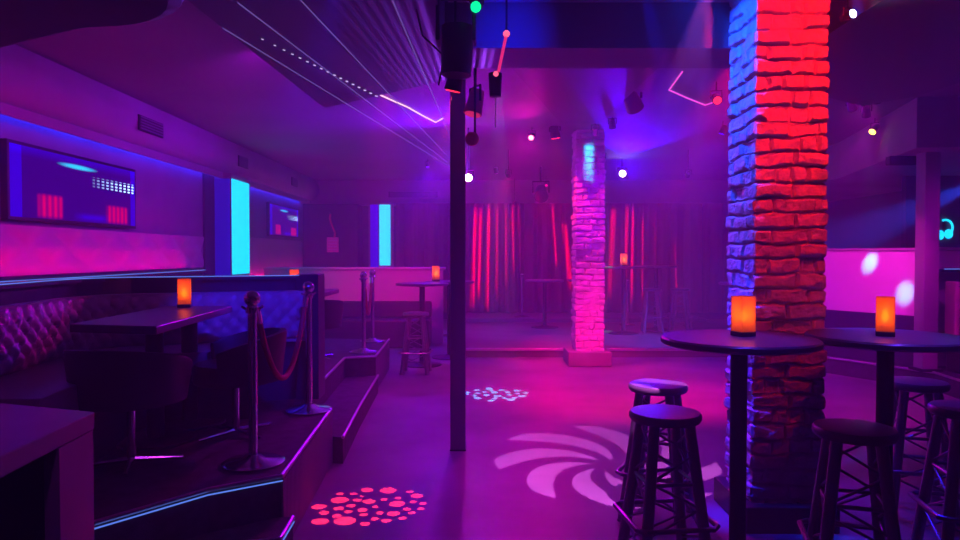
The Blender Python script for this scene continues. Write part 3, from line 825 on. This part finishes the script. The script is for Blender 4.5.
# dance floor washes
beam_light('added magenta wash light above the middle of the dance floor', (1.9,5.05,3.0), (1.5,7.7,0), (1,.0,.09), 2, 1750, 56, blend=1, k=.6)  # unseen lamp added to turn the floor pink
beam_light('added violet wash light above the near dance floor', (.9,4.78,3.0), (.7,4.4,0), (.42,.0,1), 2, 170, 84, blend=1, k=.7)  # added for violet on the near floor, fixture out of view
beam_light('added purple wash light hidden behind the dropped ceiling over the aisle', (-.55,5.38,2.95), (-.4,6.6,0), (.5,.0,.8), 2, 60, 95, blend=1, k=.6)  # fill lamp added for the aisle
beam_light('added pink wash light over the floor beside the half wall', (3.3,6.0,3.0), (3.4,7.0,0), (.9,.0,.6), 2, 330, 75, blend=1, k=.6)  # added lamp tinting this stretch of floor
beam_light('magenta light aimed at the white half wall', (3.6,6.3,2.9), (4.62,8.45,1.1), (1,.01,.62), 2, 420, 40, k=.6, blend=.8)
beam_light('cyan spot light aimed at the upper part of the half wall', (3.9,7.0,2.9), (4.71,8.33,1.40), (.0,.42,1), 2, 1100, 5, k=.5, blend=.7)
beam_light('cyan spot light aimed at the lower right part of the half wall', (3.6,6.7,2.9), (4.91,7.97,1.06), (.0,.42,1), 2, 1100, 5, k=.5, blend=.7)
beam_light('blue beam light outside the picture at the upper right', (6.6,8.9,2.5), (3.9,10.4,1.0), (.01,.07,1), 3, 4500, 24, blend=.5)
beam_light('added blue wash light over the stools at lower right', (1.95,5.0,2.95), (2.1,3.6,0), (.01,.01,1), 2, 260, 44, blend=.9, k=.6)  # added blue fill for seats and floor
beam_light('added blue light on the ceiling over the left one of the near tables', (1.22,2.7,3.0), (1.21,3.14,1.1), (.10,.03,1), 2, 150, 20, k=.5, blend=.6)  # lamp added above the view to tint the tabletop
beam_light('added blue light on the ceiling over the right one of the near tables', (1.95,2.75,3.0), (1.94,3.2,1.1), (.12,.03,1), 2, 150, 20, k=.5, blend=.6)  # same added tint for the other tabletop
# back of house
beam_light('added violet wash light over the right hand booth', (4.3,5.3,3.0), (5.6,7.9,.8), (.7,.0,.9), 2, 160, 55, k=.5, blend=1)  # fill added for the otherwise unlit booth
beam_light('added red light above the stage shining forward over the stage tables', (1.4,14.6,2.95), (1.6,12.4,.9), (1,.0,.2), 2, 260, 80, k=.4, blend=1)  # rim lamp added to light the table edges from behind
beam_light('added blue violet wash light above the rear of the dance floor', (3.0,8.6,3.0), (2.0,9.0,0), (.05,.0,1), 2, 330, 140, k=.5, blend=1)  # added ambient lamp that tints the haze blue
beam_light('added blue violet wash light on the ceiling left of the steel post', (-1.5,5.62,3.0), (-1.6,7.5,0), (.12,.0,1), 2, 80, 140, k=.4, blend=1)  # ambient fill added for the haze on the left
beam_light('added violet wash light above the rear of the aisle', (-.9,11.9,3.0), (-.8,11.0,0), (.12,.0,1), 2, 420, 140, k=.4, blend=1)  # another added haze lamp, towards the rear
beam_light('bright violet white light low on the ceiling just right of the steel post', (-.15,9.0,2.49), (-.1,3.6,2.2), (.45,.0,1), 60, 130, 60, k=.7, lens_col=(.9,.7,1), blend=.8)
spot('up_spill', (-.26,8.93,2.52), (-2.6,7.0,3.0), (.2,.0,1), 300, 150, 1, .05)
pl = bpy.data.lights.new('lens_spill', 'POINT'); pl.color = (.5,.0,1); pl.energy = 34; pl.shadow_soft_size = .05
po = bpy.data.objects.new('lens_spill', pl); COL.objects.link(po); po.location = (-.14,8.80,2.46)
spot('down_spill', (-.12,9.0,2.42), (.6,8.0,1.5), (.8,.0,.8), 60, 160, 1, .05)
beam_light('bright violet white light right of the distant pillar', at(622,174,12.0), (1.9,4.5,3.1), (.05,.0,1), 40, 2000, 44, k=.8, lens_col=(.9,.75,1), blend=.9)
beam_light('added blue violet wash light at the far right end of the back wall', (6.9,11.5,3.0), (2.5,11.5,1.2), (.06,.0,1), 3, 1500, 75, blend=1)  # fill fixture added for blue haze on the right
beam_light('added magenta wash light above the stage', (.3,12.8,3.0), (.6,13.6,.1), (.7,.0,.8), 2, 120, 100, k=.5, blend=1)  # added fill over the stage floor
def gobo_slits(f):
    def g(nt, Mt, u, v): return Mt('ADD', Mt('MULTIPLY', Mt('GREATER_THAN', Mt('SINE', Mt('MULTIPLY', u, f)), .1), .8), .2)
    return g
spot('slit_beam', (-.16,8.75,2.46), (-.62,3.9,2.76), (.28,.05,1), 1300, 18, .2, .003, gobo=gobo_slits(560))
# curtain lights; slot projectors are added to draw the lit folds
def gobo_bars(loc, target, bars, y):
    """a plate with tall narrow slots that fall on the curtain: bars = (x, z0, z1, half width)"""
    q = (Vector(target)-Vector(loc)).to_track_quat('-Z', 'Y').inverted(); B = []
    for (x, z0, z1, hw) in bars:
        a = q @ (Vector((x-hw,y,z1))-Vector(loc)); b = q @ (Vector((x+hw,y,z0))-Vector(loc))
        B.append((a.x/a.z, b.x/b.z, a.y/a.z, b.y/b.z))
    def g(nt, Mt, u, v):
        acc = None
        for (u0, u1, v0, v1) in B:
            uc, uh, vc, vh = (u0+u1)/2, abs(u1-u0)/2, (v0+v1)/2, abs(v1-v0)/2
            ku = Mt('MAXIMUM', Mt('SUBTRACT', 1.0, Mt('POWER', Mt('DIVIDE', Mt('ABSOLUTE', Mt('SUBTRACT', u, uc)), uh), 2)), 0)
            kv = Mt('MINIMUM', Mt('MAXIMUM', Mt('MULTIPLY', Mt('SUBTRACT', 1.0, Mt('DIVIDE', Mt('ABSOLUTE', Mt('SUBTRACT', v, vc)), vh)), 4), 0), 1)
            k = Mt('MULTIPLY', ku, kv); acc = k if acc is None else Mt('MAXIMUM', acc, k)
        return acc
    return g
def bars_of(lst): return [((x-480)/F*15.25, 1.5+(254-y1)/F*15.25, 1.5+(254-y0)/F*15.25, hw*.6) for (x, y0, y1, hw) in lst]
L4, T4 = Vector((.45,11.0,2.75)), Vector((.45,15.25,1.5))
beam_light('small added red slot projector above the stage left of the distant pillar', L4, T4, (1,.0,.03), 3, 6500, 60, k=.5, blend=.1, size=.002,
    gobo=gobo_bars(L4+(T4-L4).normalized()*.025, T4, bars_of([(474,205,312,.02),(480,206,300,.018),(488,203,316,.03),(497,205,300,.03),(506,204,290,.04),(513,203,275,.05),(519,204,262,.06),(546,203,250,.06),(554,203,268,.05),(566,204,290,.05)]), 15.25))
L5, T5 = Vector((3.3,11.0,2.75)), Vector((3.6,15.25,1.5))
beam_light('small added red slot projector above the stage right of the distant pillar', L5, T5, (1,.0,.06), 3, 4500, 60, k=.5, blend=.1, size=.002,
    gobo=gobo_bars(L5+(T5-L5).normalized()*.025, T5, bars_of([(612,206,300,.06),(627,204,280,.03),(632,206,305,.03),(643,215,300,.03),(655,212,310,.05),(676,240,316,.04)]), 15.25))
beam_light('small red light over the curtain right of the steel post', (.75,15.0,2.55), (.8,15.3,.6), (1,.01,.05), 2, 14, 80, k=.4, blend=.7, size=.01)
# left booth side: added fill lamps, hidden above the dropped ceiling's far edge
beam_light('added pink wash light behind the dropped ceiling aimed at the quilted wall', (-1.50,4.9,3.0), (-3.9,6.3,1.5), (.8,.0,.7), 2, 90, 75, blend=1, k=.5)
beam_light('added purple wash light behind the dropped ceiling aimed at the far left soffit', (-1.50,5.35,3.0), (-3.6,9.5,2.6), (.5,.0,.9), 2, 90, 80, blend=1, k=.5)
beam_light('added pink light behind the dropped ceiling aimed at the far booth half wall', (-.75,5.5,2.95), (-1.6,11.5,.9), (1,.0,.35), 2, 1300, 24, blend=.9, k=.5)
beam_light('added pink light behind the dropped ceiling aimed at the lone distant stool', (-1.0,5.62,2.95), (-.82,8.7,.45), (1,.02,.5), 2, 420, 12, blend=.8, k=.4)
beam_light('added blue light behind the dropped ceiling aimed at the tufted booth backrest', (-.5,2.6,2.62), (-1.6,5.0,1.05), (.03,.01,1), 2, 420, 26, blend=.8, k=.4, drop_top=2.73)
beam_light('added violet light under the canopy aimed at the left end of the tufted bench', (-1.05,1.6,2.5), (-2.6,4.0,1.0), (.30,.02,1), 2, 60, 46, blend=1, k=.4, drop_top=2.73)
beam_light('added violet light above the counter near the left edge', (-.7,.9,2.45), (-1.5,1.8,1.0), (.5,.03,.8), 2, 20, 60, blend=1, k=.4, drop_top=2.73)
beam_light('added blue light under the dropped ceiling aimed at the left end of the bench seat', (-.9,1.7,2.55), (-2.3,3.4,.86), (.02,.02,1), 2, 120, 20, blend=.6, k=.4, drop_top=2.73)
# big cluster by the beam above the steel post
t = thing('moving_head_light', 'large black moving head light hanging from the beam above the steel post', 'stage light', (-.12,3.5,2.40))
MB().tube((0,0,.0),(0.01,.0,.24),.075,.085,20).build('head', M_black, t, smooth=True)
MB().box((-.10,-.06,.16),(-.08,.06,.42)).build('yoke_arm', M_black, t, bevel=.006)
MB().box((.08,-.06,.16),(.10,.06,.42)).build('yoke_arm', M_black, t, bevel=.006)
MB().box((-.11,-.09,.40),(.11,.09,.56)).build('base_housing', M_black, t, bevel=.01)
MB().tube((0,0,.56),(0,0,.75),.02,n=8).build('clamp', M_black, t)
MB().path([(-.11,0,.45),(-.2,.0,.33),(-.17,0,.2),(-.06,.02,.1),(-.09,0,-.05)], .005, 6).build('cable', M_black, t)
gt = beam_light('green glowing light on top of the moving head above the steel post', (-.015,3.38,2.72), (.16,4.15,2.80), (.003,.01,1), 3, 75, 46, k=.4, lens_col=(.0,.9,.35), blend=1)
MB().ball((-.005,-.07,-.045), .026).build('green_bulb', emis('green_glow',(.0,.9,.3),1.4), gt, smooth=True)
beam_light('pink lit round light fixed on the steel post below the moving head', (-.05,4.9,2.50), (-.6,4.6,0), (1,.03,.2), .6, 14, 40, k=.8, body=mat('pink_can',(.6,.15,.2),.5))
t = thing('hanging_lamp', 'small red round lamp on a stem beside the steel post, below the pink lit can', 'lamp', (-.055,4.82,2.24))
MB().ball((0,0,.06), .05).build('globe', mat('red_globe',(.6,.05,.08),.5), t, smooth=True)
MB().tube((.02,0,.10),(.02,0,.91),.008,n=8).build('stem', M_black, t)
t = thing('hanging_lamp', 'small can lamp on a thin rod with painted red glow, hanging right of the steel post', 'lamp', (.08,3.62,2.42))
MB().tube((0.01,0,.0),(.055,-.02,.21),.008,n=8).build('rod', emis('rod_reflected_red',(1,.03,.25),.8), t)  # rod glows to give the red light reflected on it
MB().ball((.057,-.02,.22), .018).build('upper_bulb', emis('red_bulb',(1,.1,.2),1.6), t)
MB().tube((0,0,-.10),(0,0,.02),.03,.036,16).build('can', M_black, t, smooth=True)
MB().ball((.002,-.035,.01), .014).build('lower_bulb', emis('red_bulb',(1,.1,.2),1.6), t)
MB().tube((0,0,-.10),(0,0,-.26),.0025,n=5).build('pull_cord', M_halfwall, t)
MB().tube((.057,-.02,.23),(.057,.0,.73),.006,n=6).build('hanger', M_black, t)
# gobo projectors
DOTS = [(395,362,18),(450,363,18),(505,347,30),(590,349,40),(677,354,18),(395,388,42),(485,374,12),(465,388,22),(513,393,32),(573,385,18),(630,380,18),(705,371,30),
 (310,415,35),(390,422,25),(440,411,22),(625,403,40),(690,395,18),(730,401,20),(330,440,25),(380,452,22),(428,435,20),(485,428,24),(540,415,16),(555,440,20),(490,447,20),
 (612,443,32),(665,425,20),(685,440,20),(722,423,18),(315,475,40),(415,473,52),(495,485,24),(535,464,20),(582,472,25),(648,462,20)]
dots = []
for (x, y, r) in DOTS:
    px, py = 240+x/4, 405+y/4; d = F*1.5/(py-254); dots.append(((px-480)/F*d, d, r*.82/4/F*d))
L1, T1 = Vector((-.14,3.62,2.36)), Vector((-.66,4.06,0))
beam_light('black projector in the cluster above the steel post throwing the red dots', L1, T1, (1,.02,.06), 2, 2300, 30, k=.55, gobo=plate(L1+(T1-L1).normalized()*.0275, T1, dots), blend=.02, size=.001)
L2, T2 = Vector((1.0,3.0,2.75)), Vector((.91,4.85,0))
beam_light('black projector out of sight above, throwing the white swirl', L2, T2, (.95,.16,1), 2, 1050, 40, k=.7, gobo=gobo_swirl(.24,8,1.3), blend=.05, size=.006)
rnd = random.Random(5); dd = []
for q in range(900):
    a = rnd.random()*2*PI; rr = math.sqrt(rnd.random())*.33; r = rnd.choice((.03,.036,.042))
    x, y = .18+rr*math.cos(a), 7.35+rr*math.sin(a)
    if all((x-p[0])**2+(y-p[1])**2 > (r+p[2]+.034)**2 for p in dd): dd.append((x,y,r))
    if len(dd) > 75: break
L3, T3 = Vector((.15,5.3,3.02)), Vector((.18,7.35,0))
beam_light('small projector throwing the pale blue dots near the steel post', L3, T3, (.02,.5,1), 2, 4500, 20, k=.5, gobo=plate(L3+(T3-L3).normalized()*.025, T3, dd), blend=.05, size=.001)
# dark unlit fixtures
par_can('dark unlit stage light on the ceiling left of the near pillar', at(634,108,7.2), (3,9,1), M_black, 1.1)
par_can('dark unlit stage light at the back above the curtains', at(541,196,13.0), (1,10,1), M_black, 1.6, drop_top=CH)
par_can('dark unlit stage light at the top of the beam near the laser line', at(708,60,4.6), (1.2,6,1), M_black, .8)
t = thing('led_bar', 'dark unlit light bar high on the far right soffit', 'light bar', (4.84,7.95,2.57))
MB().box((-.16,-.05,-.05),(.16,.05,.05)).build('housing', M_black, t, bevel=.01)
MB().box((-.15,-.056,-.035),(.15,-.05,.035)).build('front_glass', M_blacksat, t)
MB().tube((0,0,.05),(0,0,CH-t.location.z),.012).build('hanger', M_black, t)

# ---------------------------------------------------------------- laser light shaped as thin glowing tubes
S = Vector((-.156,9.0,2.49))
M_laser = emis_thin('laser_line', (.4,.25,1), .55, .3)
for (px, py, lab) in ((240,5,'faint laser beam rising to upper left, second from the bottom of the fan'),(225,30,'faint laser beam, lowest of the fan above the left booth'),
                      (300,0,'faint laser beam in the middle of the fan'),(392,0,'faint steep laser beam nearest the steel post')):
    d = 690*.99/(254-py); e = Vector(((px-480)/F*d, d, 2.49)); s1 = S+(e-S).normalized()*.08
    o = MB().tube(s1-S, e-S, .003, n=5).build('laser_beam', M_laser, None, loc=S); tag(o, lab, 'laser beam', 'laser beams fanning from the violet light')  # glowing tube in place of laser light caught by the haze
def on_plane(px, py, z): d = F*(z-1.5)/(254-py); return Vector(((px-480)/F*d, d, z))
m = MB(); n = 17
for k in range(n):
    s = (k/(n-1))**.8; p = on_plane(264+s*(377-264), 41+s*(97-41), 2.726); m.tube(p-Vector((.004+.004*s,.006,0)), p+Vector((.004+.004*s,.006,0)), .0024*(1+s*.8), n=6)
o = m.build('laser_dots', emis('laser_white',(.7,.55,1),1.0)); tag(o, 'row of white laser dots across the dark dropped ceiling', 'laser dots', kind='stuff')  # glowing beads laid where laser spots fall on the slab
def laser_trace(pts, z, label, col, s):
    o = MB().path([on_plane(x,y,z) for x,y in pts], .008, 6).build('laser_trace', emis('laser_trace_glow', col, s)); tag(o, label, 'laser line')  # glowing path laid where laser light falls on the ceiling
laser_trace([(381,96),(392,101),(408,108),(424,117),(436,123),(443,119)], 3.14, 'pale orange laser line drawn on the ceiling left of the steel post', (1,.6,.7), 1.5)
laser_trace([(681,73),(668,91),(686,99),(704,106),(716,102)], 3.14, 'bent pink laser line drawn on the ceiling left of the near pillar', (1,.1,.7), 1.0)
